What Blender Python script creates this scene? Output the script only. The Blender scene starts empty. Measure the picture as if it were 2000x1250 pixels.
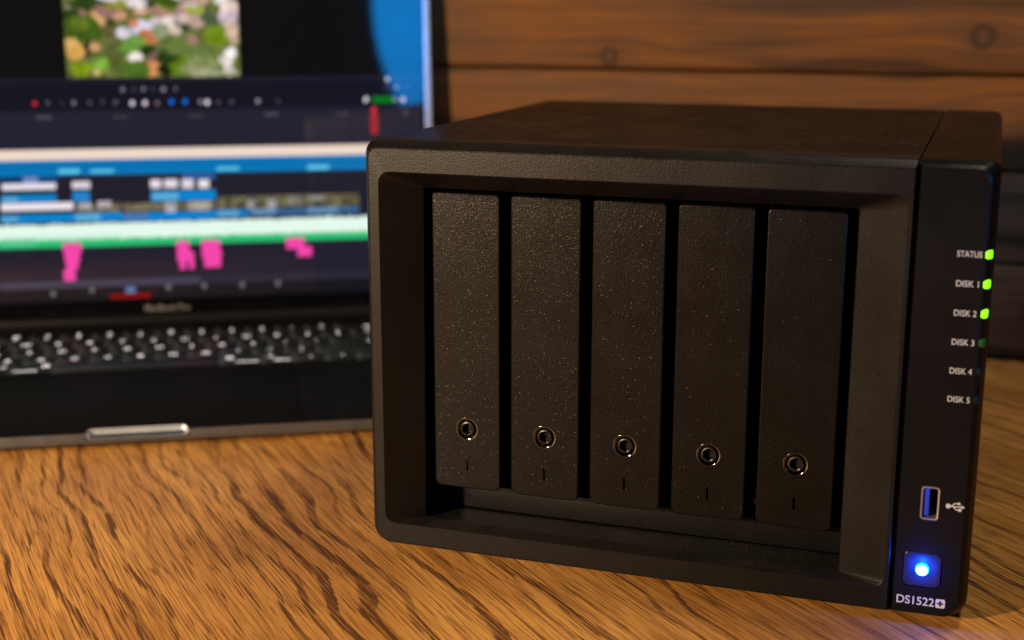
import bpy, bmesh, math, random
import numpy as np
from mathutils import Vector, Matrix
random.seed(7); np.random.seed(7)
sc = bpy.context.scene
MM = 0.001

# ------------------------------------------------------------------ camera
yaw, pitch, roll = -0.334540, -0.229917, 0.0003035
f = Vector((math.sin(yaw)*math.cos(pitch), math.cos(yaw)*math.cos(pitch), math.sin(pitch)))
rt = f.cross(Vector((0, 0, 1))).normalized(); up = rt.cross(f)
rt2 = rt*math.cos(roll)+up*math.sin(roll); up2 = -rt*math.sin(roll)+up*math.cos(roll)
cd = bpy.data.cameras.new('camera'); cam = bpy.data.objects.new('camera', cd); sc.collection.objects.link(cam)
cam.matrix_world = Matrix(((rt2.x, up2.x, -f.x, 0.226026), (rt2.y, up2.y, -f.y, -0.475872), (rt2.z, up2.z, -f.z, 0.218157), (0, 0, 0, 1)))
cd.sensor_width = 36; cd.lens = 2685.576/2000*36; cd.clip_start = 0.01; cd.clip_end = 50
cd.dof.use_dof = True; cd.dof.focus_distance = 0.520; cd.dof.aperture_fstop = 7.0; cd.dof.aperture_blades = 0
sc.camera = cam

# ------------------------------------------------------------------ world and lamps
w = bpy.data.worlds.new("World"); sc.world = w; w.use_nodes = True
w.node_tree.nodes['Background'].inputs[0].default_value = (1.0, 0.86, 0.72, 1)
w.node_tree.nodes['Background'].inputs[1].default_value = 0.02
def lamp(name, loc, target, size, power, col, spread=180, shape='DISK'):
    l = bpy.data.lights.new(name, 'AREA'); l.shape = shape; l.size = size; l.energy = power; l.color = col
    l.spread = math.radians(spread)
    o = bpy.data.objects.new(name, l); sc.collection.objects.link(o); o.location = loc
    o.rotation_euler = (Vector(target)-Vector(loc)).to_track_quat('-Z', 'Y').to_euler()
    return o
lamp('warm_desk_lamp', (-0.44, -0.80, 0.32), (0.0, 0.1, 0.05), 0.05, 20, (1.0, 0.72, 0.46))
lamp('blue_round_lamp', (0.471, -0.131, 0.318), (0.471-.565, -0.131+.810, 0.318-.12), 0.50, 0.30, (0.003, 0.33, 1.0), 28)
lamp('overhead_room_lamp', (0.42, 0.16, 1.10), (0.15, 0.15, 0), 0.16, 4.2, (1.0, 0.85, 0.62))
vs = sc.view_settings
vs.view_transform = 'Standard'; vs.look = 'None'; vs.exposure = 0; vs.gamma = 1

# ------------------------------------------------------------------ node helpers
def new_mat(name):
    m = bpy.data.materials.new(name); m.use_nodes = True
    nt = m.node_tree; b = nt.nodes['Principled BSDF']
    return m, nt, b
class N:
    def __init__(s, nt): s.nt = nt
    def node(s, t, **kw):
        n = s.nt.nodes.new(t)
        for k, v in kw.items(): setattr(n, k, v)
        return n
    def _in(s, sock, v):
        if isinstance(v, bpy.types.NodeSocket): s.nt.links.new(v, sock)
        elif v is not None: sock.default_value = v
    def math(s, op, a, b=None, c=None, clamp=False):
        n = s.node('ShaderNodeMath', operation=op); n.use_clamp = clamp
        s._in(n.inputs[0], a)
        if b is not None: s._in(n.inputs[1], b)
        if c is not None: s._in(n.inputs[2], c)
        return n.outputs[0]
    def noise(s, vec, scale=1, detail=3, rough=.5, dist=0, out=0):
        n = s.node('ShaderNodeTexNoise'); s._in(n.inputs['Vector'], vec)
        n.inputs['Scale'].default_value = scale; n.inputs['Detail'].default_value = detail
        n.inputs['Roughness'].default_value = rough; n.inputs['Distortion'].default_value = dist
        return n.outputs[out]
    def comb(s, x, y, z):
        n = s.node('ShaderNodeCombineXYZ')
        for i, v in enumerate((x, y, z)): s._in(n.inputs[i], v)
        return n.outputs[0]
    def sep(s, v):
        n = s.node('ShaderNodeSeparateXYZ'); s._in(n.inputs[0], v); return n.outputs
    def mix(s, fac, a, b, mode='MIX'):
        n = s.node('ShaderNodeMix', data_type='RGBA', blend_type=mode)
        s._in(n.inputs[0], fac); s._in(n.inputs[6], a); s._in(n.inputs[7], b); return n.outputs[2]
    def ramp(s, fac, a, b, lo=0., hi=1.):
        n = s.node('ShaderNodeMapRange', interpolation_type='SMOOTHSTEP'); s._in(n.inputs[0], fac)
        for i, v in zip((1, 2, 3, 4), (a, b, lo, hi)): n.inputs[i].default_value = v
        return n.outputs[0]
    def bump(s, h, strength, dist, normal=None):
        n = s.node('ShaderNodeBump'); s._in(n.inputs['Height'], h)
        n.inputs['Strength'].default_value = strength; n.inputs['Distance'].default_value = dist
        if normal is not None: s._in(n.inputs['Normal'], normal)
        return n.outputs[0]

def plain(name, col, rough=.5, metal=0, spec=.5, emit=None, es=0):
    m, nt, b = new_mat(name)
    b.inputs['Base Color'].default_value = (*col, 1); b.inputs['Roughness'].default_value = rough
    b.inputs['Metallic'].default_value = metal; b.inputs['Specular IOR Level'].default_value = spec
    if emit: b.inputs['Emission Color'].default_value = (*emit, 1); b.inputs['Emission Strength'].default_value = es
    return m

def plastic(name, col, rough, grain, strength, dist=.00012, spec=.5, dusty=0.0):
    """moulded plastic with a fine spark-eroded grain"""
    m, nt, b = new_mat(name); n = N(nt)
    p = n.node('ShaderNodeTexCoord').outputs['Object']
    g1 = n.noise(p, grain, 2, .6)
    g2 = n.noise(p, grain*.45, 2, .5)
    h = n.math('MULTIPLY_ADD', g2, .4, g1)
    nt.links.new(n.bump(h, strength, dist), b.inputs['Normal'])
    v = n.noise(p, 14, 4, .6)
    colr = n.mix(n.ramp(v, .3, .7), (*[c*.82 for c in col], 1), (*[c*1.2 for c in col], 1))
    if dusty:
        d = n.noise(p, 60, 6, .75)
        up_ = n.sep(n.node('ShaderNodeNewGeometry').outputs['Normal'])[2]
        colr = n.mix(n.math('MULTIPLY', n.ramp(d, .35, .75, 0.35*dusty, dusty), n.ramp(up_, .6, .95)), colr, (.22, .20, .18, 1))
    nt.links.new(colr, b.inputs['Base Color'])
    r = n.noise(p, 40, 4, .6)
    nt.links.new(n.ramp(r, .3, .7, rough-.04, rough+.05), b.inputs['Roughness'])
    b.inputs['Specular IOR Level'].default_value = spec
    return m

def table_material():
    m, nt, b = new_mat('oiled_oak'); n = N(nt)
    p = n.node('ShaderNodeTexCoord').outputs['Object']
    x, y, z = n.sep(p)
    a = math.radians(-43.5); ca, sa = math.cos(a), math.sin(a)
    u = n.math('ADD', n.math('MULTIPLY', x, ca), n.math('MULTIPLY', y, sa))
    v = n.math('ADD', n.math('MULTIPLY', x, -sa), n.math('MULTIPLY', y, ca))
    # slow bend of the whole board, then a wander that only the growth rings follow
    wn = n.noise(n.comb(n.math('MULTIPLY', u, 2.2), n.math('MULTIPLY', v, 3.5), 3.3), 1, 1, .5)
    vb = n.math('MULTIPLY_ADD', n.math('SUBTRACT', wn, .5), .05, v)
    w1 = n.noise(n.comb(n.math('MULTIPLY', u, 13.0), n.math('MULTIPLY', vb, 19.0), 5.7), 1, 1, .5)
    w2 = n.noise(n.comb(n.math('MULTIPLY', u, 48.0), n.math('MULTIPLY', vb, 90.0), 1.7), 1, 2, .5)
    v2 = n.math('MULTIPLY_ADD', n.math('SUBTRACT', w1, .5), .028, vb)
    v3 = n.math('MULTIPLY_ADD', n.math('SUBTRACT', w2, .5), .0020, v2)
    rag = n.noise(n.comb(n.math('MULTIPLY', u, 70.0), n.math('MULTIPLY', vb, 1000.0), 2.), 1, 3, .6)
    v3 = n.math('MULTIPLY_ADD', n.math('SUBTRACT', rag, .5), .0022, v3)
    ph = n.math('MULTIPLY', v3, 100.0)
    idx = n.math('FLOOR', ph); fr = n.math('FRACT', ph)
    wn1 = n.node('ShaderNodeTexWhiteNoise', noise_dimensions='1D'); nt.links.new(idx, wn1.inputs['W'])
    rw = wn1.outputs['Value']
    # each ring has its own width and depth of colour
    start = n.math('MULTIPLY_ADD', rw, .28, .50)
    e0 = n.math('SUBTRACT', fr, start)
    band = n.math('MULTIPLY', n.ramp(e0, .0, .14), n.ramp(fr, 1.0, .93))
    fade = n.noise(n.comb(n.math('MULTIPLY', u, 10.0), n.math('MULTIPLY', v2, 40.0), 5.), 1, 2, .5)
    band = n.math('MULTIPLY', band, n.ramp(fade, .32, .60, .25, 1.0))
    band = n.math('MULTIPLY', band, n.math('MULTIPLY_ADD', rw, -.45, 1.0))
    # open pores : straight hair-thin dark dashes, close together and crowded in the bands
    pr = n.noise(n.comb(n.math('MULTIPLY', u, 34.0), n.math('MULTIPLY', vb, 1250.0), 0.), 1, 2, .5)
    thr = n.math('MULTIPLY_ADD', band, -.16, .60)
    pore = n.ramp(n.math('SUBTRACT', pr, thr), -.03, .05)
    pr2 = n.noise(n.comb(n.math('MULTIPLY', u, 18.0), n.math('MULTIPLY', vb, 950.0), 4.), 1, 2, .45)
    fine = n.ramp(pr2, .50, .60)
    pr3 = n.noise(n.comb(n.math('MULTIPLY', u, 40.0), n.math('MULTIPLY', vb, 2000.0), 6.), 1, 1, .45)
    hair = n.ramp(pr3, .5, .62)
    tone = n.noise(n.comb(n.math('MULTIPLY', u, 6.0), n.math('MULTIPLY', v3, 45.0), 9.), 1, 3, .6)
    patch = n.noise(n.comb(n.math('MULTIPLY', u, 5.0), n.math('MULTIPLY', vb, 9.0), 12.), 1, 2, .5)
    c = n.mix(n.ramp(tone, .3, .7), (.52, .232, .048, 1), (.70, .362, .098, 1))
    c = n.mix(n.ramp(patch, .45, .65, 0, .6), c, (.42, .185, .040, 1))
    c = n.mix(n.math('MULTIPLY', fine, .55), c, (.22, .085, .018, 1))
    c = n.mix(n.math('MULTIPLY', hair, .45), c, (.20, .080, .018, 1))
    c = n.mix(n.math('MULTIPLY', band, .48), c, (.17, .058, .011, 1))
    c = n.mix(n.math('MULTIPLY', pore, n.math('MULTIPLY_ADD', band, .25, .65)), c, (.060, .018, .005, 1))
    nt.links.new(c, b.inputs['Base Color'])
    h = n.math('SUBTRACT', 1., n.math('MULTIPLY_ADD', pore, .8, n.math('MULTIPLY', fine, .35)))
    nt.links.new(n.bump(h, .6, .00025), b.inputs['Normal'])
    rr = n.math('MULTIPLY_ADD', pore, .2, n.ramp(tone, .2, .8, .36, .46))
    nt.links.new(rr, b.inputs['Roughness']); b.inputs['Specular IOR Level'].default_value = .4
    return m

def plank_material(name, seed, light, dark, knots, grey=0.):
    """stained pine; knots = [(x, z, radius)] in metres, grain bends round them"""
    m, nt, b = new_mat(name); n = N(nt)
    p = n.node('ShaderNodeTexCoord').outputs['Object']
    x, y, z = n.sep(p)
    zz = z; kd = None; core = None; halo = None
    for (kx, kz, kr) in knots:
        dx = n.math('SUBTRACT', x, kx); dz = n.math('SUBTRACT', z, kz)
        e = n.math('ADD', n.math('MULTIPLY', n.math('MULTIPLY', dx, dx), .12), n.math('MULTIPLY', dz, dz))
        g = n.math('EXPONENT', n.math('MULTIPLY', e, -1./(kr*1.8)**2))
        zz = n.math('SUBTRACT', zz, n.math('MULTIPLY', n.math('MULTIPLY', g, dz), .75))
        e2 = n.math('SQRT', n.math('ADD', n.math('MULTIPLY', n.math('MULTIPLY', dx, dx), .9), n.math('MULTIPLY', dz, dz)))
        wv = n.noise(p, 90, 2, .5)
        e2 = n.math('MULTIPLY_ADD', n.math('SUBTRACT', wv, .5), kr*.6, e2)
        ring = n.math('MULTIPLY', n.ramp(e2, kr*1.25, kr*.80), n.ramp(e2, kr*.15, kr*.75, .35, 1))
        cc = n.ramp(e2, kr*.95, kr*.6)
        h_ = n.ramp(e2, kr*3.2, kr*1.0)
        kd = ring if kd is None else n.math('MAXIMUM', kd, ring)
        core = cc if core is None else n.math('MAXIMUM', core, cc)
        halo = h_ if halo is None else n.math('MAXIMUM', halo, h_)
    zw = n.noise(n.comb(n.math('MULTIPLY', x, 6.), n.math('MULTIPLY', zz, 14.), seed), 1, 2, .5)
    z2 = n.math('MULTIPLY_ADD', n.math('SUBTRACT', zw, .5), .022, zz)
    g1 = n.noise(n.comb(n.math('MULTIPLY', x, 5.), n.math('MULTIPLY', z2, 190.), seed), 1, 3, .6)
    g2 = n.noise(n.comb(n.math('MULTIPLY', x, 16.), n.math('MULTIPLY', z2, 700.), seed+3), 1, 3, .6)
    g3 = n.noise(n.comb(n.math('MULTIPLY', x, 4.5), n.math('MULTIPLY', z2, 70.), seed+7), 1, 3, .55)
    c = n.mix(n.ramp(g1, .38, .62), (*light, 1), (*[(l*.62+d*.38) for l, d in zip(light, dark)], 1))
    c = n.mix(n.ramp(g3, .48, .66, 0, .85), c, (*dark, 1))
    c = n.mix(n.ramp(g2, .45, .65, 0, .45), c, (*dark, 1))
    blotch = n.noise(p, 9, 3, .6)
    c = n.mix(n.ramp(blotch, .42, .68, 0, grey), c, (.055, .040, .024, 1))
    if kd is not None:
        c = n.mix(n.math('MULTIPLY', halo, .25), c, (*[d*1.3 for d in dark], 1))
        c = n.mix(n.math('MULTIPLY', core, .8), c, (.12, .052, .014, 1))
        c = n.mix(n.math('MULTIPLY', kd, .85), c, (.030, .015, .007, 1))
    nt.links.new(c, b.inputs['Base Color'])
    nt.links.new(n.bump(n.math('ADD', g1, n.math('MULTIPLY', g2, .5)), .35, .0008), b.inputs['Normal'])
    b.inputs['Roughness'].default_value = .6; b.inputs['Specular IOR Level'].default_value = .12
    return m

# ------------------------------------------------------------------ mesh helpers (all lengths in mm)
def link(name, me, mats, parent=None, loc=None):
    o = bpy.data.objects.new(name, me); sc.collection.objects.link(o)
    if mats is not None and not me.materials:
        for mt in (mats if isinstance(mats, (list, tuple)) else [mats]): me.materials.append(mt)
    if parent is not None: o.parent = parent
    if loc is not None: o.location = Vector(loc)*MM
    return o
def mesh_from(name, verts, faces, smooth=False, sharp=35):
    me = bpy.data.meshes.new(name); me.from_pydata([Vector(v)*MM for v in verts], [], faces); me.update()
    bm = bmesh.new(); bm.from_mesh(me); bmesh.ops.recalc_face_normals(bm, faces=bm.faces); bm.to_mesh(me); bm.free()
    if smooth:
        me.polygons.foreach_set('use_smooth', [True]*len(me.polygons))
        me.set_sharp_from_angle(angle=math.radians(sharp))
    return me
def rr(x0, x1, z0, z1, r, n=6):
    """rounded rectangle outline; r = (bottom-left, bottom-right, top-right, top-left)"""
    pts = []
    for (cx, cz, rad, a0) in ((x0+r[0], z0+r[0], r[0], 180), (x1-r[1], z0+r[1], r[1], 270), (x1-r[2], z1-r[2], r[2], 0), (x0+r[3], z1-r[3], r[3], 90)):
        for i in range(n+1):
            a = math.radians(a0+90*i/n); pts.append((cx+rad*math.cos(a), cz+rad*math.sin(a)))
    return pts
def skin(loops, cap0=True, cap1=True):
    """loops: list of equal-length lists of 3D points"""
    n = len(loops[0]); V = [p for l in loops for p in l]; F = []
    for k in range(len(loops)-1):
        for i in range(n):
            j = (i+1) % n; F.append((k*n+i, k*n+j, (k+1)*n+j, (k+1)*n+i))
    if cap0: F.append(tuple(range(n))[::-1])
    if cap1: F.append(tuple((len(loops)-1)*n+i for i in range(n)))
    return V, F
def at_y(pts, y): return [(a, y, b) for a, b in pts]
def at_z(pts, z): return [(a, b, z) for a, b in pts]
def slab_y(x0, x1, z0, z1, y0, y1, r=(1, 1, 1, 1), bev=.5, n=5, back_bev=0):
    """plate facing -y with rounded outline and bevelled front edge"""
    L = []
    ri = tuple(max(.05, q-bev) for q in r)
    L.append(at_y(rr(x0+bev, x1-bev, z0+bev, z1-bev, ri, n), y0))
    b2 = bev*.3
    L.append(at_y(rr(x0+b2, x1-b2, z0+b2, z1-b2, tuple(max(.05, q-b2) for q in r), n), y0+bev*.3))
    L.append(at_y(rr(x0, x1, z0, z1, r, n), y0+bev)); L.append(at_y(rr(x0, x1, z0, z1, r, n), y1))
    return skin(L)
def slab_z(x0, x1, y0, y1, z0, z1, r=(1, 1, 1, 1), bev=.5, n=5):
    L = [at_z(rr(x0, x1, y0, y1, r, n), z0), at_z(rr(x0, x1, y0, y1, r, n), z1-bev)]
    b2 = bev*.3
    L.append(at_z(rr(x0+b2, x1-b2, y0+b2, y1-b2, tuple(max(.05, q-b2) for q in r), n), z1-bev*.3))
    L.append(at_z(rr(x0+bev, x1-bev, y0+bev, y1-bev, tuple(max(.05, q-bev) for q in r), n), z1))
    return skin(L)
def box(x0, x1, y0, y1, z0, z1):
    V = [(x, y, z) for x in (x0, x1) for y in (y0, y1) for z in (z0, z1)]
    return V, [(0, 1, 3, 2), (4, 6, 7, 5), (0, 4, 5, 1), (2, 3, 7, 6), (0, 2, 6, 4), (1, 5, 7, 3)]
def join(*vf):
    V, F = [], []
    for v, fc in vf:
        k = len(V); V += list(v); F += [tuple(i+k for i in q) for q in fc]
    return V, F
def cut(me, cutters, name):
    """boolean difference, evaluated into a new mesh"""
    a = bpy.data.objects.new('tmp', me); sc.collection.objects.link(a); tmp = [a]
    for (V, F) in cutters:
        cme = mesh_from('c', V, F); c = bpy.data.objects.new('tmpc', cme); sc.collection.objects.link(c); tmp.append(c)
        md = a.modifiers.new('b', 'BOOLEAN'); md.operation = 'DIFFERENCE'; md.object = c; md.solver = 'EXACT'
    dg = bpy.context.evaluated_depsgraph_get(); dg.update()
    out = bpy.data.meshes.new_from_object(a.evaluated_get(dg)); out.name = name
    for o in tmp: bpy.data.objects.remove(o)
    out.materials.clear()
    return out
def text_mesh(body, spacing=1.0, offset=0.0):
    cu = bpy.data.curves.new('t', 'FONT'); cu.body = body; cu.size = 1; cu.space_character = spacing; cu.offset = offset
    cu.resolution_u = 4
    o = bpy.data.objects.new('t', cu); sc.collection.objects.link(o)
    dg = bpy.context.evaluated_depsgraph_get(); dg.update()
    me = bpy.data.meshes.new_from_object(o.evaluated_get(dg)); bpy.data.objects.remove(o)
    me.materials.clear()
    return me
def fit(me, fn):
    """map text vertices (normalised 0..1 in both directions) through fn(s, t) -> mm"""
    xs = [v.co.x for v in me.vertices]; ys = [v.co.y for v in me.vertices]
    x0, x1, y0, y1 = min(xs), max(xs), min(ys), max(ys)
    for v in me.vertices:
        v.co = Vector(fn((v.co.x-x0)/(x1-x0), (v.co.y-y0)/max(1e-6, (y1-y0))))*MM
    return me
def empty(name, label, cat, loc=(0, 0, 0), rz=0, group=None):
    o = bpy.data.objects.new(name, None); sc.collection.objects.link(o); o.empty_display_size = .02
    o.location = Vector(loc)*MM; o.rotation_euler.z = rz
    if label: o['label'] = label
    if cat: o['category'] = cat
    if group: o['group'] = group
    return o
def part(name, vf, mat, parent, smooth=True, sharp=35, label=None):
    o = link(name, mesh_from(name, vf[0], vf[1], smooth, sharp), mat, parent)
    if label: o['label'] = label
    return o

# ------------------------------------------------------------------ table
oak = table_material()
tb = link('wooden_table', mesh_from('table_top', *slab_z(-1300, 1100, -900, 402, -30, 0, (4,)*4, 2)), oak)
tb['label'] = 'oak table top with dark running grain under the laptop and drive enclosure'; tb['category'] = 'table'

# ------------------------------------------------------------------ plank wall
wall = empty('plank_wall', None, None, (0, 0, 0)); wall['kind'] = 'structure'; wall['label'] = 'wall of brown stained horizontal pine planks behind the table'
warm_l, warm_d = (.165, .056, .0065), (.036, .018, .006)
rows = [(-57.0, .3, [], 0), (.3, 59.5, [(.262, .030, .009)], .6), (59.5, 116.4, [], .5), (116.4, 173.2, [(.262, .140, .011)], .35),
        (173.2, 230.2, [(-.0129, .1814, .0058), (.2165, .1960, .0070)], .40), (230.2, 287.2, [], .1), (287.2, 344.2, [], .1), (344.2, 401.2, [], 0.1)]
for k, (z0, z1, kn, gr) in enumerate(rows):
    mt = plank_material('stained_pine_%d' % k, 11.3*k+2.1, warm_l if k > 2 else (.205, .105, .040), warm_d, kn, gr)
    z0 += .5; z1 -= .5
    # profile with an eased edge so the joint reads as a V-groove
    pr = [(420, z0), (404+5, z0), (404+1.6, z0+.4), (404+.4, z0+1.6), (404, z0+3.2), (404, z1-3.2), (404+.4, z1-1.6), (404+1.6, z1-.4), (404+5, z1), (420, z1)]
    V, F = skin([[(-1300, a, b_) for a, b_ in pr], [(1100, a, b_) for a, b_ in pr]])
    part('plank', (V, F), mt, wall, True, 25)
part('backing_board', box(-1300, 1100, 421, 430, -60, 402), plain('dark_board', (.01, .008, .006), .9), wall, False)

# ------------------------------------------------------------------ drive enclosure
nas = empty('drive_enclosure', 'black five-bay network storage box with a lit blue power button, in front of the laptop', 'storage box')
pl_bezel = plastic('bezel_plastic', (.0042, .0039, .0037), .375, 1700, .9, .00010, spec=.19, dusty=.07)
pl_tray = plastic('tray_plastic', (.0030, .0027, .0025), .30, 1500, .9, .00013, spec=.145)
pl_side = plastic('side_panel_plastic', (.004, .0038, .004), .33, 1800, .4, .0001, spec=.12)
pl_top = plastic('cover_metal', (.008, .0065, .006), .34, 1500, .45, .0001, spec=.03, dusty=.04)
black = plain('cavity_black', (.004, .004, .004), .7, spec=.2)

# front bezel with sloping inner surround and a recessed opening
ZT = 166.0; ZB = 2.6
def bz(x0, x1, z0, z1, r, y, n=7): return at_y(rr(x0, x1, z0, z1, r, n), y)
L = [bz(0, 203.6, ZB, ZT, (7.5, .6, .6, 5.0), 13.5),
     bz(0, 203.6, ZB, ZT, (7.5, .6, .6, 5.0), 4.6),
     bz(.35, 203.55, ZB+.3, ZT-.5, (7.4, .6, .6, 4.8), 3.0),
     bz(1.3, 203.35, ZB+1.0, ZT-1.9, (7.0, .6, .6, 4.4), 1.2),
     bz(2.0, 203.0, ZB+1.6, ZT-2.9, (6.6, .6, .6, 4.0), .2),
     bz(2.6, 202.8, ZB+2.1, ZT-3.4, (6.2, .6, .6, 3.8), 0),
     bz(6.6, 201.5, 12.5, 154.2, (4.2, 4.2, 4.6, 4.6), 0),
     bz(7.2, 201.0, 12.75, 153.7, (4.0, 4.0, 4.4, 4.4), .35),
     bz(20.6, 185.0, 12.9, 147.6, (.9, .9, 1.2, 1.2), 9.6),
     bz(21.0, 184.6, 13.0, 147.2, (.8, .8, 1.0, 1.0), 10.3),
     bz(21.0, 184.6, 12.9, 147.2, (.8, .8, 1.0, 1.0), 26)]
# the lower lip of the opening rises a little, then the ledge falls back
for k_ in (8, 9, 10):
    L[k_] = [(x, (min(y, 8.0) if z < 14.2 and k_ < 10 else y), (z+.55 if k_ == 8 and z < 13.2 else (z+.5 if k_ == 9 and z < 13.3 else (z-.5 if k_ == 10 and z < 13.2 else z)))) for x, y, z in L[k_]]
# the left edge of the front rolls back slightly
for k_ in (3, 4, 5):
    L[k_] = [(x, y+.45*min(1, max(0, (6.6-x)/4)), z) for x, y, z in L[k_]]
V, F = skin(L, cap0=False, cap1=False)
part('bezel', (V, F), pl_bezel, nas, True, 12)
# lower fascia behind the feet of the trays, and the dark cage behind
part('lower_fascia', slab_y(21.05, 184.55, 12.9, 23.2, 25.6, 30, (.3,)*4, .4), pl_bezel, nas)
part('drive_cage', join(box(20.6, 185, 60, 61, 10, 148), box(20.2, 20.9, 26.1, 60, 10, 148), box(184.7, 185.4, 26.1, 60, 10, 148),
     box(20, 186, 26.1, 60, 147.3, 148.3), box(20, 186, 30.1, 60, 18, 19)), black, nas, False)
for k in range(4):
    xg = 53.6+32.35*k
    part('cage_rib', join(box(xg-.5, xg+.5, 34, 60, 23, 147), box(xg-1.6, xg+1.7, 31, 34, 27, 29), box(xg-1.6, xg+1.7, 31, 34, 31.5, 33)), plain('cage_steel', (.05, .045, .04), .5, .6) if k == 0 else bpy.data.materials['cage_steel'], nas, False)

# metal cover (top and left side), rear
def prof(x0, x1, zt, r, y): return at_y(rr(x0, x1, 2.8, zt, r, 6), y)
part('metal_cover', skin([prof(.25, 203.7, 165.75, (2, .4, .4, 4.6), 13.6), prof(.25, 203.7, 165.75, (2, .4, .4, 4.6), 221.4), prof(1.2, 202.8, 164.9, (2, .4, .4, 4.4), 223)], cap0=False), pl_top, nas, True, 30)
# right hand side panel
def sp(i, r, y, xl=204.4): return at_y(rr(xl+i*.15, 230-i, ZB+i*.8, ZT-i, r, 8), y)
def spo(y, ch=3.6):
    pts = rr(204.4, 230, ZB, ZT, (.5, 8, ch, .5), 8); return at_y(pts, y)
L = [spo(221.5), spo(7.0), sp(.25, (.5, 7.9, 4.2, .5), 4.8), sp(1.4, (.5, 7.2, 4.6, .5), 2.0), sp(2.5, (.5, 6.6, 4.6, .5), .35), sp(3.2, (.5, 6.0, 4.4, .5), 0)]
side_me = mesh_from('side_panel', *skin(L), True, 30)
# cut USB and power-button recesses
usb = (212.0, 218.4, 40.2, 52.6)
pw = (207.4, 220.9, 14.6, 28.0)
side_me = cut(side_me, [skin([at_y(rr(*usb, (1.2,)*4, 5), -3), at_y(rr(*usb, (1.2,)*4, 5), 12)]),
                        skin([at_y(rr(*pw, (2.2,)*4, 5), -3), at_y(rr(*pw, (2.2,)*4, 5), 3)])], 'side_panel')
side_me.polygons.foreach_set('use_smooth', [True]*len(side_me.polygons)); side_me.set_sharp_from_angle(angle=math.radians(9))
link('side_panel', side_me, pl_side, nas)
part('panel_seam', box(203.0, 205.2, 3.0, 220, 3.4, 164.6), black, nas, False)
# rubber feet
rub = plain('foot_rubber', (.012, .012, .012), .8)
for (fx, fy) in ((22, 18), (208, 18), (22, 205), (208, 205)):
    ring = [(fx+8*math.cos(a*math.tau/20), fy+8*math.sin(a*math.tau/20)) for a in range(20)]
    part('rubber_foot', skin([at_z(ring, 0.05), at_z(ring, 3.0)]), rub, nas)

# drive trays ---------------------------------------------------------
chrome = plain('lock_nickel', (.10, .095, .09), .09, 1.0)
gun = plain('lock_ring', (.035, .032, .03), .30, .7)
TW, TZ0, TZ1 = 27.9, 26.4, 145.4
def circ(r, y, n=40, cx=0, cz=0): return [(cx+r*math.cos(a*math.tau/n), y, cz+r*math.sin(a*math.tau/n)) for a in range(n)]
def hexa(r, y, n=40, cx=0, cz=0):
    o = []
    for a in range(n):
        t = a*math.tau/n; k = (t+math.pi/6) % (math.pi/3)-math.pi/6
        q = r*math.cos(math.pi/6)/math.cos(k); o.append((cx+q*math.cos(t), y, cz+q*math.sin(t)))
    return o
LZ = 51.3
tray_me = cut(mesh_from('front_plate', *slab_y(-TW/2, TW/2, TZ0, TZ1, 0, 9, (3.0, 3.0, 1.6, 1.6), .6, 6), True, 30),
              [skin([circ(4.75, -2, cz=LZ), circ(4.75, 3.2, cz=LZ)]),
               skin([at_y(rr(-.45, .45, 33.6, 38.6, (.4,)*4, 3), -2), at_y(rr(-.45, .45, 33.6, 38.6, (.4,)*4, 3), 2)])], 'front_plate')
tray_me.polygons.foreach_set('use_smooth', [True]*len(tray_me.polygons)); tray_me.set_sharp_from_angle(angle=math.radians(12))
tray_me.materials.append(pl_tray)
bowl = mesh_from('lock_bezel', *skin([circ(4.72, 2.5, cz=LZ), circ(4.72, .12, cz=LZ), circ(4.62, .02, cz=LZ), circ(4.45, .02, cz=LZ), circ(4.2, .07, cz=LZ), circ(3.95, .17, cz=LZ), circ(3.7, .34, cz=LZ), circ(3.45, .62, cz=LZ), circ(3.22, 1.05, cz=LZ), circ(3.05, 1.7, cz=LZ)], False, False), True, 60)
bowl.materials.append(chrome)
core = mesh_from('lock_core', *skin([circ(3.05, 1.75, cz=LZ), circ(3.0, .55, cz=LZ), circ(2.8, .25, cz=LZ), circ(2.45, .15, cz=LZ), hexa(2.35, .35, cz=LZ), hexa(2.32, .5, cz=LZ)], False, False), True, 40)
core.materials.append(gun)
hole = mesh_from('lock_hole', *skin([hexa(2.31, .48, cz=LZ), hexa(2.3, 3.1, cz=LZ)], False, True)); hole.materials.append(black)
slotme = mesh_from('slot', *box(-.43, .43, 1.5, 1.8, 33.7, 38.5)); slotme.materials.append(black)
rail = mesh_from('disk_carrier', *box(-TW/2+2.2, TW/2-2.2, 9.1, 48, TZ0+3, TZ1-3)); rail.materials.append(black)
for k in range(5):
    cx = 37.6+32.32*k
    tr = bpy.data.objects.new('drive_tray', tray_me); sc.collection.objects.link(tr); tr.parent = nas; tr.location = (cx*MM, 11.7*MM, 0)
    for nm, me in (('lock_bezel', bowl), ('lock_core', core), ('lock_hole', hole), ('slot', slotme), ('disk_carrier', rail)):
        o = bpy.data.objects.new(nm, me); sc.collection.objects.link(o); o.parent = tr

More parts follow.
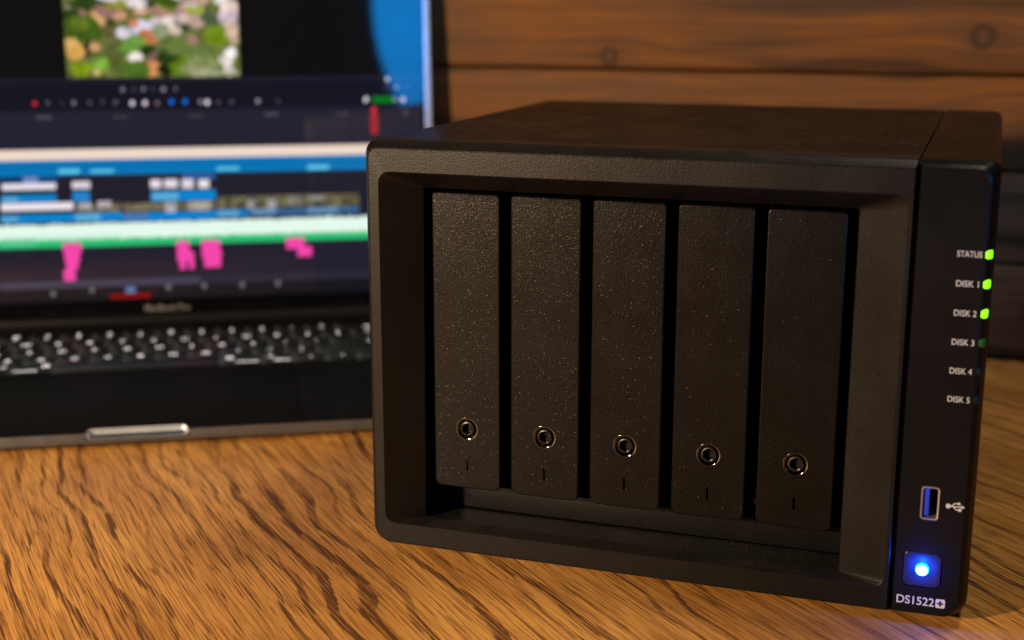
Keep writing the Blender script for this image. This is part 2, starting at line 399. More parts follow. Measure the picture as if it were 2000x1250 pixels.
# status lights and printed words ------------------------------------
ink = plain('white_print', (.40, .40, .39), .6, emit=None)
led_on = plain('green_led', (.1, .4, .02), .3, emit=(.22, 1.0, .0), es=1.9)
led_dim = plain('faint_green_led', (.01, .06, .01), .3, emit=(.0, 1.0, .05), es=.022)
led_off = plain('unlit_led', (.002, .010, .012), .35, spec=.3)
zs = [135.2, 125.1, 115.0, 104.9, 94.8, 84.8]
words = ['STATUS', 'DISK 1', 'DISK 2', 'DISK 3', 'DISK 4', 'DISK 5']
def text_on_panel(name, s, x0, x1, z0, z1, y=-.05, offset=.0, mat=ink, parent=nas):
    me = fit(text_mesh(s, 1.0, offset), lambda a, b: (x0+a*(x1-x0), y, z0+b*(z1-z0)))
    return link(name, me, mat, parent)
for k, z in enumerate(zs):
    mt = led_on if k < 3 else (led_dim if k == 3 else led_off)
    L = [(227.2, .25), (227.7, .25), (228.9, 1.2), (229.35, 2.1), (229.35, 5.0), (227.2, 5.0)]
    lens = []
    for (i, dz) in ((0, -1.45), (1, -1.15), (2, 1.15), (3, 1.45)):
        pass
    L0 = rr(226.95, 229.25, z-1.45, z+1.45, (.7,)*4, 4); L1 = rr(227.2, 229.0, z-1.2, z+1.2, (.6,)*4, 4)
    sl = lambda x: .05+max(0, x-227)*.75
    V, F = skin([[(x, sl(x)+1.6, q) for x, q in L0], [(x, sl(x)+.10, q) for x, q in L0], [(x, sl(x)-.18, q) for x, q in L1]])
    o = part('status_light', (V, F), mt, nas, True, 60)
    o['label'] = ['lit green status light', 'lit green light of the first disk', 'lit green light of the second disk', 'faintly glowing light of the third disk', 'unlit light of the fourth disk', 'unlit light of the fifth disk'][k]
    text_on_panel('printed_word', words[k], 218.0 if k == 0 else 218.4, 226.0 if k == 0 else 225.6, z-1.05, z+1.05, -.03, .004)
text_on_panel('model_lettering', 'DS1522', 206.2, 219.0, 7.9, 11.0, -.03, .006)
# plus mark in a rounded square
plus = join(box(219.5, 222.6, -.05, -.02, 10.35, 11.15), box(219.5, 222.6, -.05, -.02, 7.75, 8.55), box(219.5, 220.25, -.05, -.02, 8.55, 10.35), box(221.85, 222.6, -.05, -.02, 8.55, 10.35),
            )
sqo = rr(219.5, 222.7, 7.75, 11.1, (.6,)*4, 4)
V = at_y(sqo, -.03)
sq = link('plus_badge', mesh_from('plus_badge', V, [tuple(range(len(V)))]), ink, nas)
part('plus_sign', join(box(220.75, 221.45, -.06, -.045, 8.35, 10.5), box(220.0, 220.75, -.06, -.045, 9.1, 9.75), box(221.45, 222.2, -.06, -.045, 9.1, 9.75)), black, nas, False)
# usb trident mark
def disc(cx, cz, r, y=-.04, n=16): return ([(cx+r*math.cos(a*math.tau/n), y, cz+r*math.sin(a*math.tau/n)) for a in range(n)], [tuple(range(n))])
def quad(pts, y=-.04): return ([(a, y, b) for a, b in pts], [tuple(range(len(pts)))])
def bar(a, b, wd=.34, y=-.04):
    d = Vector((b[0]-a[0], b[1]-a[1])).normalized(); nn = Vector((-d.y, d.x))*wd/2
    return quad([(a[0]+nn.x, a[1]+nn.y), (b[0]+nn.x, b[1]+nn.y), (b[0]-nn.x, b[1]-nn.y), (a[0]-nn.x, a[1]-nn.y)], y)
zc = 46.2
tri = join(disc(221.3, zc, .85), bar((221.3, zc), (225.9, zc), .4, -.036), quad([(225.6, zc-.7), (226.9, zc), (225.6, zc+.7)]),
           bar((222.3, zc), (223.4, zc+1.15), .36, -.044), bar((223.4, zc+1.15), (224.6, zc+1.15), .36, -.048), disc(224.8, zc+1.15, .5, -.052),
           bar((222.9, zc), (224.0, zc-1.15), .36, -.044), bar((224.0, zc-1.15), (225.0, zc-1.15), .36, -.048), quad([(224.7, zc-1.65), (225.7, zc-1.65), (225.7, zc-.65), (224.7, zc-.65)], -.052))
part('usb_symbol', tri, ink, nas, False)

# usb socket: steel shell, blue tongue
steel = plain('socket_steel', (.45, .43, .42), .3, .8)
ublue = plain('socket_blue', (.01, .04, .62), .35, spec=.5)
u0, u1, v0, v1 = 212.05, 218.35, 40.25, 52.55
part('usb_shell', skin([at_y(rr(u0, u1, v0, v1, (1.2,)*4, 5), 11), at_y(rr(u0, u1, v0, v1, (1.2,)*4, 5), -.1), at_y(rr(u0+.15, u1-.15, v0+.15, v1-.15, (1.1,)*4, 5), -.25),
     at_y(rr(u0+.6, u1-.6, v0+.6, v1-.6, (.9,)*4, 5), -.15), at_y(rr(u0+.65, u1-.65, v0+.65, v1-.65, (.9,)*4, 5), 11)], False, False), steel, nas, True, 50)
part('usb_tongue', slab_y(212.75, 214.9, 41.3, 51.5, .9, 10.5, (.3,)*4, .2), ublue, nas)
part('usb_back', box(212.0, 218.4, 10.6, 11.4, 40.2, 52.6), black, nas, False)

# power button: dished square key with a domed blue lamp
btn = plain('button_plastic', (.008, .008, .014), .4, spec=.25)
bx0, bx1, bz0, bz1 = pw[0]+.35, pw[1]-.35, pw[2]+.35, pw[3]-.35
bc = ((bx0+bx1)/2, (bz0+bz1)/2)
def sq_c(s, y, r): return at_y(rr(bc[0]-s, bc[0]+s, bc[1]-s, bc[1]+s, (r,)*4, 5), y)
part('power_button', skin([sq_c(6.35, 3, 1.8), sq_c(6.5, .45, 1.8), sq_c(6.2, .12, 1.7), sq_c(5.6, .10, 1.6), sq_c(4.6, .3, 1.6), sq_c(3.2, .5, 1.6), sq_c(2.3, .6, 1.5)]), btn, nas, True, 40)
glow = plain('blue_led_rim', (.0, .05, .6), .3, emit=(.0, .075, 1.0), es=60)
corem = plain('blue_led_core', (.5, .7, 1), .3, emit=(.30, .62, 1.0), es=4.5)
part('led_ring', skin([circ(2.35, 1.2, 32, *bc), circ(2.30, .3, 32, *bc), circ(2.05, -.35, 32, *bc), circ(1.9, -.5, 32, *bc)], False, False), glow, nas, True, 60)
part('led_dome', skin([circ(1.92, -.48, 32, *bc), circ(1.5, -.75, 32, *bc), circ(.9, -.9, 32, *bc)], False, True), corem, nas, True, 60)
pl_ = bpy.data.lights.new('power_led_light', 'POINT'); pl_.energy = .036; pl_.color = (.0, .06, 1.0); pl_.shadow_soft_size = .0012
po_ = bpy.data.objects.new('power_led_light', pl_); sc.collection.objects.link(po_); po_.location = (bc[0]*MM, -2.7*MM, bc[1]*MM)
# dust specks lying on the ledge and cover; those on the trays imitate glints
def specks(lst):
    V, F = [], []
    for (x, y, z, s, nx) in lst:
        k = len(V)
        n_ = 5; ph = random.random()*6
        d = [s*random.uniform(.7, 1.15) for _ in range(n_)]
        for i in range(n_):
            t = ph+i*math.tau/n_
            V.append((x+d[i]*math.cos(t), y, z+d[i]*math.sin(t)) if nx == 'y' else (x+d[i]*math.cos(t), y+d[i]*math.sin(t), z))
        V.append((x, y-s*.7, z) if nx == 'y' else (x, y, z+s*.7))
        F += [(k+i, k+(i+1) % n_, k+n_) for i in range(n_)]
    return V, F
lst = []
for k in range(5):
    cx = 37.6+32.32*k
    for _ in range([1300, 950, 420, 110, 60][k]):  # pale specks put in for glints off the tray grain
        z = TZ0+4+(TZ1-TZ0-7)*(1-random.random()**(1.5 if k < 3 else 1))
        lst.append((cx+random.uniform(-TW/2+1, TW/2-1), 11.62, z, random.choice((.05, .055, .06, .07, .09, .13)), 'y'))
for _ in range(700):
    yy = random.uniform(1.5, 25); lst.append((random.uniform(23, 182), yy, 12.78+.72*yy/8 if yy < 8 else 13.52-1.05*(yy-8)/18, random.choice((.045, .05, .065, .09)), 'z'))
for _ in range(900): lst.append((random.uniform(6, 228), random.triangular(8, 220, 60), 165.82 if random.random() else 0, random.choice((.05, .06, .08, .11)), 'z'))
du = part('dust', specks(lst), plain('dust_glint_grey', (.42, .37, .31), .75), nas, False); du['kind'] = 'stuff'

# ------------------------------------------------------------------ laptop
YAW = math.radians(29.3)
lap = empty('laptop', 'open dark grey laptop showing a video editing timeline, behind the drive enclosure', 'laptop', (-163.7, 78.0, 0), YAW)
alu = plastic('space_grey_aluminium', (.17, .19, .225), .38, 3000, .08); alu.node_tree.nodes['Principled BSDF'].inputs['Metallic'].default_value = .85
alu_b = plastic('lit_aluminium', (.50, .56, .66), .30, 3000, .05); alu_b.node_tree.nodes['Principled BSDF'].inputs['Metallic'].default_value = .35  # paler, bluer copy of the grey metal; reflected light put into its colour
deckm = plastic('dark_palm_rest', (.0055, .0055, .0065), .5, 3000, .04, spec=.01)
keym = plain('key_black', (.006, .006, .007), .35, spec=.25)
gloss = plain('black_glass', (.002, .002, .003), .05, spec=.25)
LW, LD = 178.95, 245.9
base_me = mesh_from('base', *skin([at_z(rr(-LW+6, LW-6, 5, LD-6, (5,)*4, 6), 1.6), at_z(rr(-LW+1, LW-1, .8, LD-1, (8,)*4, 6), 3.4), at_z(rr(-LW, LW, 0, LD, (9,)*4, 6), 5.2), at_z(rr(-LW, LW, 0, LD, (9,)*4, 6), 9.1)]), True, 50)
notch_c = skin([[(x, y, z) for (y, z) in ((-3, 5.75), (.6, 5.75), (4.6, 7.8), (4.6, 12), (-3, 12))] for x in (-25, 25)])
base_me = cut(base_me, [notch_c], 'base'); base_me.polygons.foreach_set('use_smooth', [True]*len(base_me.polygons)); base_me.set_sharp_from_angle(angle=math.radians(35))
link('base', base_me, alu, lap)
for (fx, fy) in ((-150, 25), (150, 25), (-150, 220), (150, 220)):
    part('rubber_foot', skin([at_z([(fx+9*math.cos(a*math.tau/16), fy+9*math.sin(a*math.tau/16)) for a in range(16)], q) for q in (.05, 1.7)]), rub, lap)
# scooped thumb notch : concave strip with round ends, paler to imitate the screen's reflection
NV = []
for i in range(6):
    t = i/5*math.pi/2
    y = .5+4.3*math.sin(t)*1.0; z = 5.9+4.05*(1-math.cos(t))
    NV.append((y, z))
segs = []
for x, s in ((-25, .35), (-24.2, .72), (-23, .93), (-21.5, 1), (21.5, 1), (23, .93), (24.2, .72), (25, .35)):
    segs.append([(x, .45+(y-.45)*s, z*s+9.9*(1-s)*.55+5.9*(1-s)*.45) for y, z in NV])
V = [p for s in segs for p in s]; F = [(a*6+b_, a*6+b_+1, (a+1)*6+b_+1, (a+1)*6+b_) for a in range(len(segs)-1) for b_ in range(5)]
part('thumb_notch', (V, F), alu_b, lap, True, 60)
# deck: a thin plate round the keyboard well, with the notch cut out
kx0, kx1, ky0, ky1 = -138.6, 138.6, 117.6, 229.5
deck_me = mesh_from('palm_rest', *slab_z(-LW+.15, LW-.15, .15, LD-.15, 9.15, 10.0, (9,)*4, .25, 6), True, 30)
deck_me = cut(deck_me, [box(kx0, kx1, ky0, ky1, 8.6, 11), box(-25, 25, -2, 4.8, 8, 12), box(-81, 81, 6.5, 104.5, 9.6, 11)], 'palm_rest')
link('palm_rest', deck_me, deckm, lap)
part('trackpad', slab_z(-80.6, 80.6, 6.9, 104.1, 9.62, 9.93, (2,)*4, .1), plain('trackpad_glass', (.0055, .0055, .0065), .48, spec=.01), lap)
part('backlight', box(kx0+.2, kx1-.2, ky0+.2, 212.8, 9.12, 9.2), plain('keyboard_glow', (.01, .01, .01), .6, emit=(.85, .80, .78), es=.04), lap, False)
part('touch_bar', slab_z(-137, 137, 215.2, 226.5, 9.3, 9.95, (1,)*4, .15), gloss, lap)
legm = plain('lit_legend', (.8, .8, .8), .5, emit=(1.0, .93, .88), es=2.2)
P = 19.0; X0 = -137.75
keyrows = [
 (203.6, [(c, 1) for c in '` 1 2 3 4 5 6 7 8 9 0 - ='.split()]+[('delete', 1.5)]),
 (184.6, [('tab', 1.5)]+[(c, 1) for c in 'Q W E R T Y U I O P [ ] \\'.split()]),
 (165.6, [('caps lock', 1.75)]+[(c, 1) for c in "A S D F G H J K L ; '".split()]+[('return', 1.75)]),
 (146.6, [('shift', 2.25)]+[(c, 1) for c in 'Z X C V B N M , . /'.split()]+[('shift', 2.25)]),
 (127.6, [('fn', 1), ('control', 1), ('option', 1), ('command', 1.25), ('', 5), ('command', 1.25), ('option', 1), ('<', 1), ('^', 1), ('>', 1)])]
shiftsym = {'1': '!', '2': '@', '3': '#', '4': '$', '5': '%', '6': '^', '7': '&', '8': '*', '9': '(', '0': ')', '-': '_', '=': '+', '`': '~', '[': '{', ']': '}', ';': ':', "'": '"', ',': '<', '.': '>', '/': '?', '\\': '|'}
cap_cache = {}; leg_cache = {}
def cap_mesh(wd):
    if wd not in cap_cache:
        h = wd*P/2-1.15
        me = mesh_from('key', *slab_z(-h, h, -8.2, 8.2, 9.35, 10.45, (1.6,)*4, .3, 3), True, 30); me.materials.append(keym); cap_cache[wd] = me
    return cap_cache[wd]
def legend_mesh(s, wd, side):
    key = (s, wd, side)
    if key in leg_cache: return leg_cache[key]
    zt = 10.49; h = wd*P/2-1.15
    def put(txt, cx, cy, hh, ww=None, off=.0):
        me = text_mesh(txt, 1, off)
        xs = [v.co.x for v in me.vertices]; ys = [v.co.y for v in me.vertices]
        sc_ = hh/.72 if ww is None else ww/(max(xs)-min(xs))
        mx, my = (max(xs)+min(xs))/2, (max(ys)+min(ys))/2
        return ([((v.co.x-mx)*sc_+cx, (v.co.y-my)*sc_+cy, zt) for v in me.vertices], [tuple(p.vertices) for p in me.polygons])
    if len(s) == 1 and s in shiftsym: vf = join(put(s, 0, -2.6, 3.1), put(shiftsym[s], 0, 3.0, 3.1))
    elif s in '<^>' and len(s) == 1: vf = put(s, 0, 0, 3)
    elif len(s) == 1: vf = put(s, 0, 0, 4.2)
    else:
        wt = {'command': 12.5, 'option': 9.5, 'control': 10.5, 'fn': 3.2, 'shift': 6.8, 'return': 8.6, 'delete': 8.6, 'tab': 4.4, 'caps lock': 12.5}[s]
        cx = (-h+1.4+wt/2) if side < 0 else (h-1.4-wt/2)
        vf = put(s, cx, -4.9, 2, wt, .012)
        if s == 'command': # looped square
            q = [bar((a, b_), (c, d), .5, 0) for a, b_, c, d in ((-1.1, -1.8, -1.1, 1.8), (1.1, -1.8, 1.1, 1.8), (-1.8, -1.1, 1.8, -1.1), (-1.8, 1.1, 1.8, 1.1), (-1.8, 1.1, -1.8, 1.8), (1.8, 1.1, 1.8, 1.8), (-1.8, -1.1, -1.8, -1.8), (1.8, -1.1, 1.8, -1.8), (-1.8, 1.8, -1.1, 1.8), (1.1, 1.8, 1.8, 1.8), (-1.8, -1.8, -1.1, -1.8), (1.1, -1.8, 1.8, -1.8))]
            sx = (h-3.6) if side < 0 else (-h+3.6)
            V, F = join(*q); vf = join(vf, ([(a+sx, c+4.4, zt+.002*(i//4)) for i, (a, b_, c) in enumerate(V)], F))
        if s == 'option':
            q = [bar((-1.9, 1.3), (-.7, 1.3), .5, 0), bar((-.7, 1.3), (.7, -1.3), .5, 0), bar((.7, -1.3), (1.9, -1.3), .5, 0), bar((.6, 1.3), (1.9, 1.3), .5, 0)]
            sx = (h-3.6) if side < 0 else (-h+3.6)
            V, F = join(*q); vf = join(vf, ([(a+sx, c+4.4, zt+.002*(i//4)) for i, (a, b_, c) in enumerate(V)], F))
    me = bpy.data.meshes.new('legend'); me.from_pydata([Vector(v)*MM for v in vf[0]], [], vf[1]); me.materials.append(legm)
    leg_cache[key] = me; return me
for (ky, row) in keyrows:
    x = X0
    for s, wd in row:
        cx = x+wd*P/2; x += wd*P
        if s == '^':      # up and down arrows share one key space
            me = mesh_from('key', *join(slab_z(-8.3, 8.3, .3, 8.2, 9.35, 10.45, (1,)*4, .3, 3), slab_z(-8.3, 8.3, -8.2, -.3, 9.35, 10.45, (1,)*4, .3, 3)), True, 30); me.materials.append(keym)
        else: me = cap_mesh(wd)
        o = bpy.data.objects.new('key', me); sc.collection.objects.link(o); o.parent = lap; o.location = (cx*MM, ky*MM, 0)
        if s:
            lg = bpy.data.objects.new('legend', legend_mesh(s, wd, -1 if cx < 0 else 1)); sc.collection.objects.link(lg); lg.parent = o

# lid -----------------------------------------------------------------
TILT = math.radians(4.0); HY, HZ = LD-7, 15.0
def lidp(u, v, n=0):     # n = mm in front of the glass
    return (u, HY+v*math.sin(TILT)-n*math.cos(TILT), HZ+v*math.cos(TILT)+n*math.sin(TILT))
def lid_loop(i, n, r=9, k=6): return [lidp(a, b_, n) for a, b_ in rr(-LW+i, LW-i, -3.6+i*.5, 240-i, (2, 2, r, r), k)]
part('lid', skin([lid_loop(1.2, -4.9), lid_loop(.2, -4.3), lid_loop(0, -3.6), lid_loop(0, -.9), lid_loop(.3, -.2), lid_loop(1.1, .12), lid_loop(4.2, .12), lid_loop(4.4, -.3)]), alu_b, lap, True, 40)
part('screen_glass', skin([[lidp(a, b_, q) for a, b_ in rr(-LW+4.5, LW-4.5, -1.3, 235.4, (2, 2, 6, 6), 5)] for q in (-.25, 0)]), gloss, lap, True, 40)
part('hinge_barrel', skin([[(x, HY-1.2+3.8*math.cos(a*math.tau/16), 11.6+3.8*math.sin(a*math.tau/16)) for a in range(16)] for x in (-150, 150)]), keym, lap, True, 50)
V_ = fit(text_mesh('MacBook Pro', 1, .006), lambda a, b_: lidp(-13.6+28.6*a, 2.2+4.0*b_, .05))
link('lid_lettering', V_, plain('grey_print', (.16, .16, .17), .5), lap)

# display picture: colours held in the mesh of the display panel
UI = [
(-64.1,92.6,-48.5,96.8,90,190,220,3),
(-43.9,92.6,-27.7,96.6,90,190,220,3),
(35.6,92.5,51.9,96.1,90,190,220,3),
(94.4,92.2,110.5,96.1,90,190,220,3),
(-98.4,83.9,-65.0,87.9,235,225,235,0),
(-85.0,87.6,-76.0,91.3,120,140,190,0),
(-75.7,87.4,-64.2,91.6,20,70,130,0),
(-98.8,80.8,-65.2,83.7,15,50,50,0),
(-99.0,75.8,-65.0,80.6,0,130,200,0),
(-99.1,75.8,-89.3,79.2,90,170,215,0),
(-55.0,83.6,-43.6,88.1,220,210,220,0),
(-55.4,75.0,-44.2,83.0,30,130,200,0),
(-55.3,81.4,-43.7,83.6,20,50,60,0),
(-5.7,83.0,0.7,88.4,235,225,235,0),
(2.4,82.8,11.5,88.0,230,220,230,0),
(-6.0,81.0,34.8,83.0,50,50,40,0),
(-6.1,74.3,35.1,80.7,0,130,205,0),
(-5.0,74.7,11.0,79.8,90,170,215,0),
(14.3,87.9,35.2,91.5,50,90,150,0),
(14.1,82.5,21.4,88.5,225,215,225,0),
(24.6,82.3,31.4,87.9,235,228,235,0),
(-99.4,70.2,-55.2,75.2,240,230,240,0),
(-53.8,68.7,-27.1,72.2,110,100,85,0),
(-52.0,70.4,-43.6,74.2,230,220,230,0),
(-39.9,71.3,-30.9,75.1,230,220,230,0),
(-100.0,62.2,-25.3,67.9,0,130,205,0),
(-100.1,62.2,-89.7,66.9,80,160,210,0),
(-54.7,62.1,-38.4,67.1,90,170,215,0),
(-99.8,67.9,-57.0,69.9,30,45,45,0),
(-23.5,68.2,34.2,73.3,120,110,90,0),
(2.8,67.2,9.5,74.0,200,200,225,0),
(17.5,68.0,31.9,73.7,205,195,190,0),
(-24.9,61.9,34.5,66.8,0,130,205,0),
(-24.3,62.5,-8.9,67.0,70,120,175,0),
(36.4,69.9,128.7,76.3,95,88,65,0),
(55.3,66.4,59.7,73.7,190,190,200,0),
(68.4,66.0,74.1,73.4,200,200,210,0),
(81.6,69.4,91.1,75.5,150,145,140,0),
(94.9,72.1,105.7,75.8,150,155,165,0),
(34.8,62.7,54.8,67.5,0,120,190,0),
(55.0,63.3,128.6,67.6,55,95,140,0),
(36.0,63.2,50.0,67.1,90,160,205,0),
(58.6,63.6,74.0,67.5,100,140,180,0),
(94.6,63.9,114.5,67.5,100,140,180,0),
(-101.2,47.9,-79.5,51.5,90,200,150,0),
(-62.9,41.7,-51.9,48.2,245,70,170,2),
(-62.7,35.9,-53.4,41.7,245,70,170,2),
(-62.0,31.0,-54.3,35.8,245,70,170,2),
(-63.5,24.0,-56.2,31.0,245,70,170,2),
(8.5,40.9,16.9,47.6,245,70,170,2),
(8.7,34.7,18.1,40.9,245,70,170,2),
(9.8,29.2,14.0,34.7,245,70,170,2),
(16.0,29.6,19.0,40.6,245,70,170,2),
(24.6,41.3,36.5,47.7,245,70,170,2),
(24.7,36.1,36.9,41.3,245,70,170,2),
(26.0,29.7,36.4,36.0,245,70,170,2),
(80.0,40.8,91.9,47.9,245,70,170,2),
(86.7,35.2,96.2,42.1,245,70,170,2),
(-103.4,19.1,22.8,24.0,62,62,80,0),
(-35.0,11.6,-10.1,14.2,140,0,0,0),
(-25.1,14.4,-19.2,19.0,90,120,170,0),
(-73.1,13.4,-69.3,18.3,95,95,100,1),
(-48.6,14.9,-44.8,19.8,95,95,100,1),
(0.1,15.0,4.1,19.9,95,95,100,1),
(23.0,15.4,27.1,20.3,95,95,100,1),
(47.7,15.1,51.8,20.1,95,95,100,1),
(71.1,15.2,75.3,20.2,95,95,100,1),
(-76.2,136.3,-73.4,140.0,200,35,40,1),
(-68.0,136.6,-65.1,140.3,80,75,85,1),
(-59.6,137.2,-57.5,139.9,60,55,65,1),
(-52.4,136.2,-49.1,140.4,110,105,115,1),
(-42.2,136.4,-39.3,140.1,75,70,78,1),
(-34.4,137.1,-31.6,140.5,65,60,70,1),
(-26.7,136.4,-23.5,140.3,80,75,85,1),
(-16.4,135.4,-12.9,139.9,190,180,190,1),
(-8.3,135.5,-4.7,139.9,190,180,190,1),
(-0.6,135.7,2.4,139.5,110,90,98,1),
(8.3,136.2,11.7,140.4,0,95,190,1),
(16.9,136.1,20.3,140.3,0,95,190,1),
(26.9,136.2,30.0,139.9,130,120,128,1),
(30.5,135.4,34.2,139.9,200,190,198,1),
(38.4,136.0,41.0,139.3,80,65,72,1),
(46.5,136.0,49.2,139.3,85,78,85,1),
(-21.7,144.3,-18.4,148.5,110,100,108,1),
(-14.2,145.1,-12.2,147.5,70,65,72,1),
(-8.8,144.5,-5.8,148.3,110,100,108,1),
(-2.4,145.1,-0.4,147.6,75,68,75,1),
(3.7,144.2,7.1,148.4,115,105,112,1),
(11.6,144.6,14.6,148.3,85,75,85,1),
(-75.5,127.8,-64.2,130.6,85,80,88,3),
(-27.8,127.6,-17.0,130.4,85,80,88,3),
(20.4,127.6,30.7,130.4,85,80,88,3),
(67.9,127.9,78.6,130.5,85,80,88,3),
(114.4,127.7,125.4,130.4,85,80,88,3),
(38.7,136.4,41.1,139.4,90,75,82,1),
(46.9,136.3,49.3,139.3,85,78,85,1),
(63.2,135.9,66.7,140.0,130,120,130,1),
(77.0,136.5,79.5,139.5,75,68,80,1),
(148.2,149.2,151.8,153.4,170,165,175,1),
(147.6,145.0,150.0,147.8,70,65,75,1),
(154.3,144.4,157.3,147.9,120,110,115,1),
(161.9,144.8,164.6,147.8,60,50,110,1),
(133.3,135.7,137.3,140.4,200,190,200,1),
(157.7,135.5,161.8,140.2,170,160,160,1),
(152.8,136.4,155.5,139.5,150,150,150,1),
(159.9,127.6,163.0,131.2,90,70,90,1),
(138.3,129.0,142.3,133.7,235,45,45,1),
(139.4,135.8,154.1,139.9,0,120,20,0),
(138.0,115.3,142.9,129.3,165,35,50,0)]
AERIAL = [
(-44.5,197.5,5.7,180,160,165),
(-37.1,196.8,7.3,150,100,90),
(-27.4,197.5,8.9,140,100,95),
(-34.7,189.2,6.5,215,165,115),
(-49.2,193.8,4.1,30,60,10),
(-39.5,183.2,10.6,60,85,20),
(-43.7,187.0,4.9,90,110,30),
(-26.1,183.1,4.9,85,80,45),
(-25.7,188.4,2.8,50,60,30),
(-12.6,195.2,4.9,90,95,30),
(-19.5,193.0,4.1,190,140,110),
(-6.6,195.2,4.1,190,150,130),
(6.3,197.5,8.9,160,120,110),
(17.6,195.2,6.5,165,125,120),
(-1.5,192.2,3.3,110,120,30),
(-7.9,185.4,6.1,215,210,225),
(-3.5,183.8,4.9,205,200,220),
(-17.1,182.4,4.5,205,195,210),
(-11.5,188.4,3.3,205,120,90),
(9.6,188.3,4.1,220,205,200),
(2.8,188.4,4.1,190,180,185),
(-2.2,179.2,4.9,180,110,70),
(5.6,183.0,4.9,120,130,100),
(21.0,186.8,4.9,45,60,40),
(28.7,189.1,5.7,180,150,135),
(25.1,177.6,4.9,140,110,95),
(14.7,183.0,3.3,190,170,150),
(-47.8,170.4,6.5,190,145,75),
(-49.7,175.7,3.3,200,160,95),
(-38.7,173.3,3.7,20,30,15),
(-40.5,168.0,2.4,40,45,20),
(-44.8,159.7,5.7,120,140,20),
(-34.9,173.3,3.3,185,140,100),
(-31.9,162.6,5.7,120,165,60),
(-35.2,157.3,2.4,180,160,100),
(-23.9,170.2,5.7,85,90,45),
(-22.9,161.0,4.9,75,85,35),
(-11.6,173.2,7.3,100,140,55),
(-2.8,170.1,4.9,35,50,15),
(-10.9,166.7,4.1,230,220,210),
(0.8,166.2,4.5,120,90,85),
(-1.1,159.3,5.7,200,130,80),
(-11.0,157.8,7.3,70,100,30),
(12.2,165.4,8.9,35,55,15),
(7.3,158.5,4.9,20,30,10),
(16.4,173.0,7.3,90,110,50),
(30.7,167.5,8.9,95,115,60),
(39.8,180.6,8.1,100,125,20),
(36.5,192.1,5.7,75,90,60),
(48.3,198.2,5.7,225,200,190),
(48.0,192.1,4.9,190,170,180),
(49.9,183.6,4.1,200,170,150),
(51.2,176.7,3.3,170,150,120),
(26.1,197.5,4.9,150,160,60),
(18.1,160.7,7.3,90,115,15),
(31.0,157.5,11.4,120,130,80),
(49.3,169.7,4.1,230,225,225),
(46.7,163.6,3.7,215,205,195),
(47.2,157.3,4.1,200,190,180),
(10.3,201.3,6.5,110,120,40),
(-23.5,200.9,6.5,120,125,40),
(-4.7,201.3,4.1,40,60,15),
(-38.3,201.3,4.9,60,75,20),
(27.1,156.7,4.9,150,145,110),
(19.6,190.6,3.3,190,170,160)]

DU0, DU1, DV0, DV1 = -172.3, 172.3, 10.4, 225.8
NX, NY = 520, 326
us = np.linspace(DU0, DU1, NX); vs_ = np.linspace(DV0, DV1, NY)
UU, VV = np.meshgrid(us, vs_)
def lin(c):
    c = np.array(c, float)/255.; return np.where(c <= .04045, c/12.92, ((c+.055)/1.055)**2.4)
img = np.zeros((NY, NX, 3)); img[:] = lin((9, 9, 10))
def fillm(mask, c, a=1.): img[mask] = img[mask]*(1-a)+lin(c)*a
def rect(u0, v0, u1, v1, c, a=1.): fillm((UU >= u0) & (UU <= u1) & (VV >= v0) & (VV <= v1), c, a)
rect(-200, 134.3, 200, 153.6, (17, 17, 30)); rect(-200, 151, 200, 153.6, (27, 27, 40))
rect(-200, 109, 200, 134.3, (34, 32, 47)); rect(-200, 132.6, 200, 134.3, (24, 24, 38))
rect(-200, 102.2, 200, 108.9, (238, 216, 200))
rect(-200, 92.0, 200, 102.2, (0, 118, 182)); rect(-200, 96.5, 200, 98, (0, 105, 170))
rect(-200, 60.5, 200, 92.0, (31, 29, 42))
rect(-200, 87.0, -64, 92.0, (12, 50, 95))
wf = 60.0+1.6*np.random.rand(NX); wl = 51.8-1.6*np.random.rand(NX)
rect(-200, 45.9, 200, 60.6, (38, 190, 115))
dm = (UU > 128.9); 
fillm((VV < wf[None, :]) & (VV > wl[None, :]), (228, 250, 236))
fillm((VV < 53.5) & (VV > 51.) & (UU < -26), (205, 240, 220))
rect(-200, 24., 200, 45.9, (32, 30, 44)); rect(-200, 19.2, 200, 24, (40, 39, 54)); rect(-200, 10.4, 200, 19.2, (17, 19, 27))
for (a, b_, c, d, r_, g_, bl_, cat) in UI:
    col = (r_, g_, bl_)
    if cat == 1:
        cu_, cv_ = (a+c)/2, (b_+d)/2; ru, rv = (c-a)/2*.72, (d-b_)/2*.72
        fillm(((UU-cu_)/ru)**2+((VV-cv_)/rv)**2 < 1, tuple(min(255, q*1.22) for q in col))
    elif cat == 3:
        rect(a+1, b_+.8, c-1, d-.8, tuple(min(255, q*1.12) for q in col), .9)
    else: rect(a, b_, c, d, col)
for (u0, u1, v0, v1, c) in ((-99, -66, 84, 87.3, (240, 230, 235)), (-54, -25, 68, 72.5, (90, 75, 60))):
    pass
# filmstrip texture on the thumbnails
rng = np.random.RandomState(3)
for (u0, u1, v0, v1) in ((-54, -25.5, 67.9, 74.5), (-24, 34, 67.5, 73.5), (36, 128.9, 67.8, 75.8)):
    u = u0
    while u < u1:
        wd = rng.uniform(1.5, 4); v = v0
        while v < v1:
            hh = rng.uniform(1.2, 2.6); g = rng.uniform(35, 150)
            rect(u, v, min(u+wd, u1), min(v+hh, v1), (g*1.05, g, g*.72), .5); v += hh
        u += wd
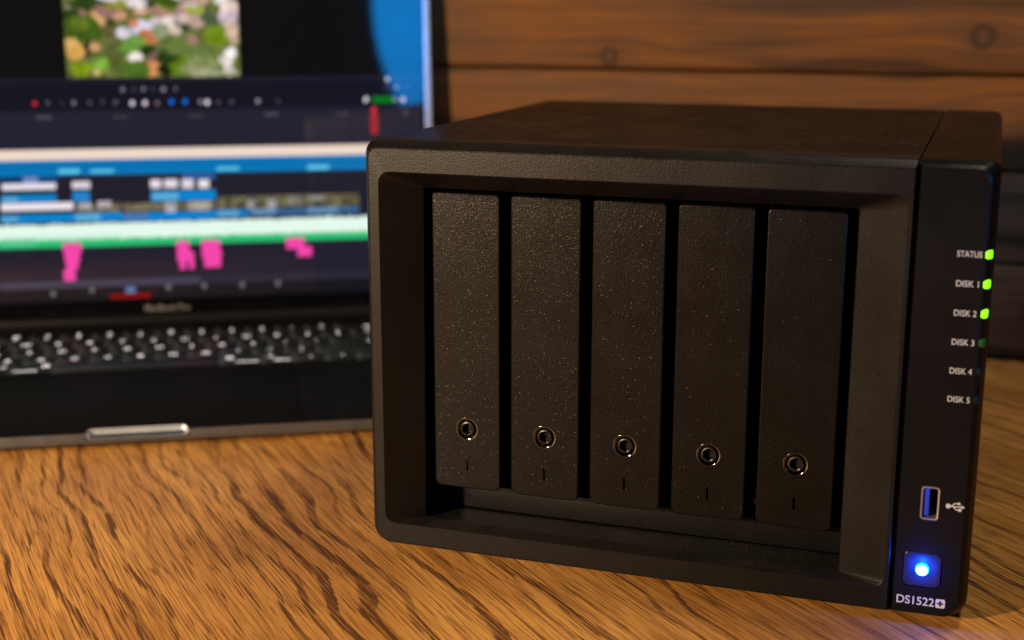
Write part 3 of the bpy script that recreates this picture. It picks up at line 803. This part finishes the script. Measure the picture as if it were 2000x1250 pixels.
# aerial photograph in the viewer: trees, roofs, fields
vm = (UU > -53.6) & (UU < 54.2) & (VV > 153.9) & (VV < 214.6)
pic = np.zeros_like(img); pic[:] = lin((92, 100, 48))
def fbm(seed, sx, sy):
    r = np.random.RandomState(seed); out = np.zeros((NY, NX)); amp = 1.
    for o in range(4):
        gx, gy = int(sx*2**o)+2, int(sy*2**o)+2
        g = r.rand(gy, gx); xi = np.linspace(0, gx-1.001, NX); yi = np.linspace(0, gy-1.001, NY)
        x0 = xi.astype(int); y0 = yi.astype(int); fx = xi-x0; fy = (yi-y0)[:, None]
        a = g[y0][:, x0]*(1-fx)+g[y0][:, x0+1]*fx; b_ = g[y0+1][:, x0]*(1-fx)+g[y0+1][:, x0+1]*fx
        out += amp*(a*(1-fy)+b_*fy); amp *= .6
    return out/2.18
n1 = fbm(5, 60, 38); n2 = fbm(9, 45, 28); n3 = fbm(12, 110, 70)
for i in range(46):
    a, b_ = rng.uniform(-53, 54), rng.uniform(200, 214); q = rng.uniform(3, 7)
    AERIAL.append((a, b_, q, *[(60, 80, 20), (170, 140, 120), (110, 120, 40), (210, 200, 200), (40, 60, 20)][rng.randint(5)]))
for (a, b_, q, r_, g_, bl_) in AERIAL:
    q *= 1.25
    dd = np.sqrt(((UU-a)/q)**2+((VV-b_)/(q*.8))**2)+(n1-.5)*1.2+(n2-.5)*.7
    al = np.clip((1.0-dd)/.25, 0, 1)[..., None]
    pic = pic*(1-al)+lin((r_, g_, bl_))*al
pic *= np.clip(.35+1.35*n3, .3, 1.8)[..., None]
img[vm] = pic[vm]*1.15
img[(UU > 27) & (UU < 54) & (VV > 155) & (VV < 157.2)] = lin((165, 165, 140))
verts = np.array([lidp(a, b_, .12) for a, b_ in zip(UU.ravel(), VV.ravel())])*MM
idx = np.arange(NX*NY).reshape(NY, NX)
quads = np.stack([idx[:-1, :-1], idx[:-1, 1:], idx[1:, 1:], idx[1:, :-1]], -1).reshape(-1, 4)
dme = bpy.data.meshes.new('display')
dme.vertices.add(len(verts)); dme.vertices.foreach_set('co', verts.ravel())
dme.loops.add(quads.size); dme.loops.foreach_set('vertex_index', quads.ravel().astype(np.int32))
dme.polygons.add(len(quads)); dme.polygons.foreach_set('loop_start', np.arange(0, quads.size, 4, dtype=np.int32))
dme.update(calc_edges=True)
ca = dme.color_attributes.new('picture', 'FLOAT_COLOR', 'POINT')
ca.data.foreach_set('color', np.concatenate([img.reshape(-1, 3), np.ones((NX*NY, 1))], 1).astype(np.float32).ravel())
dm_, nt, b = new_mat('display_panel'); n = N(nt)
at = n.node('ShaderNodeVertexColor', layer_name='picture')
b.inputs['Base Color'].default_value = (.002, .002, .003, 1); b.inputs['Roughness'].default_value = .035; b.inputs['Specular IOR Level'].default_value = .27
nt.links.new(at.outputs['Color'], b.inputs['Emission Color']); b.inputs['Emission Strength'].default_value = 1.0
link('display', dme, dm_, lap)
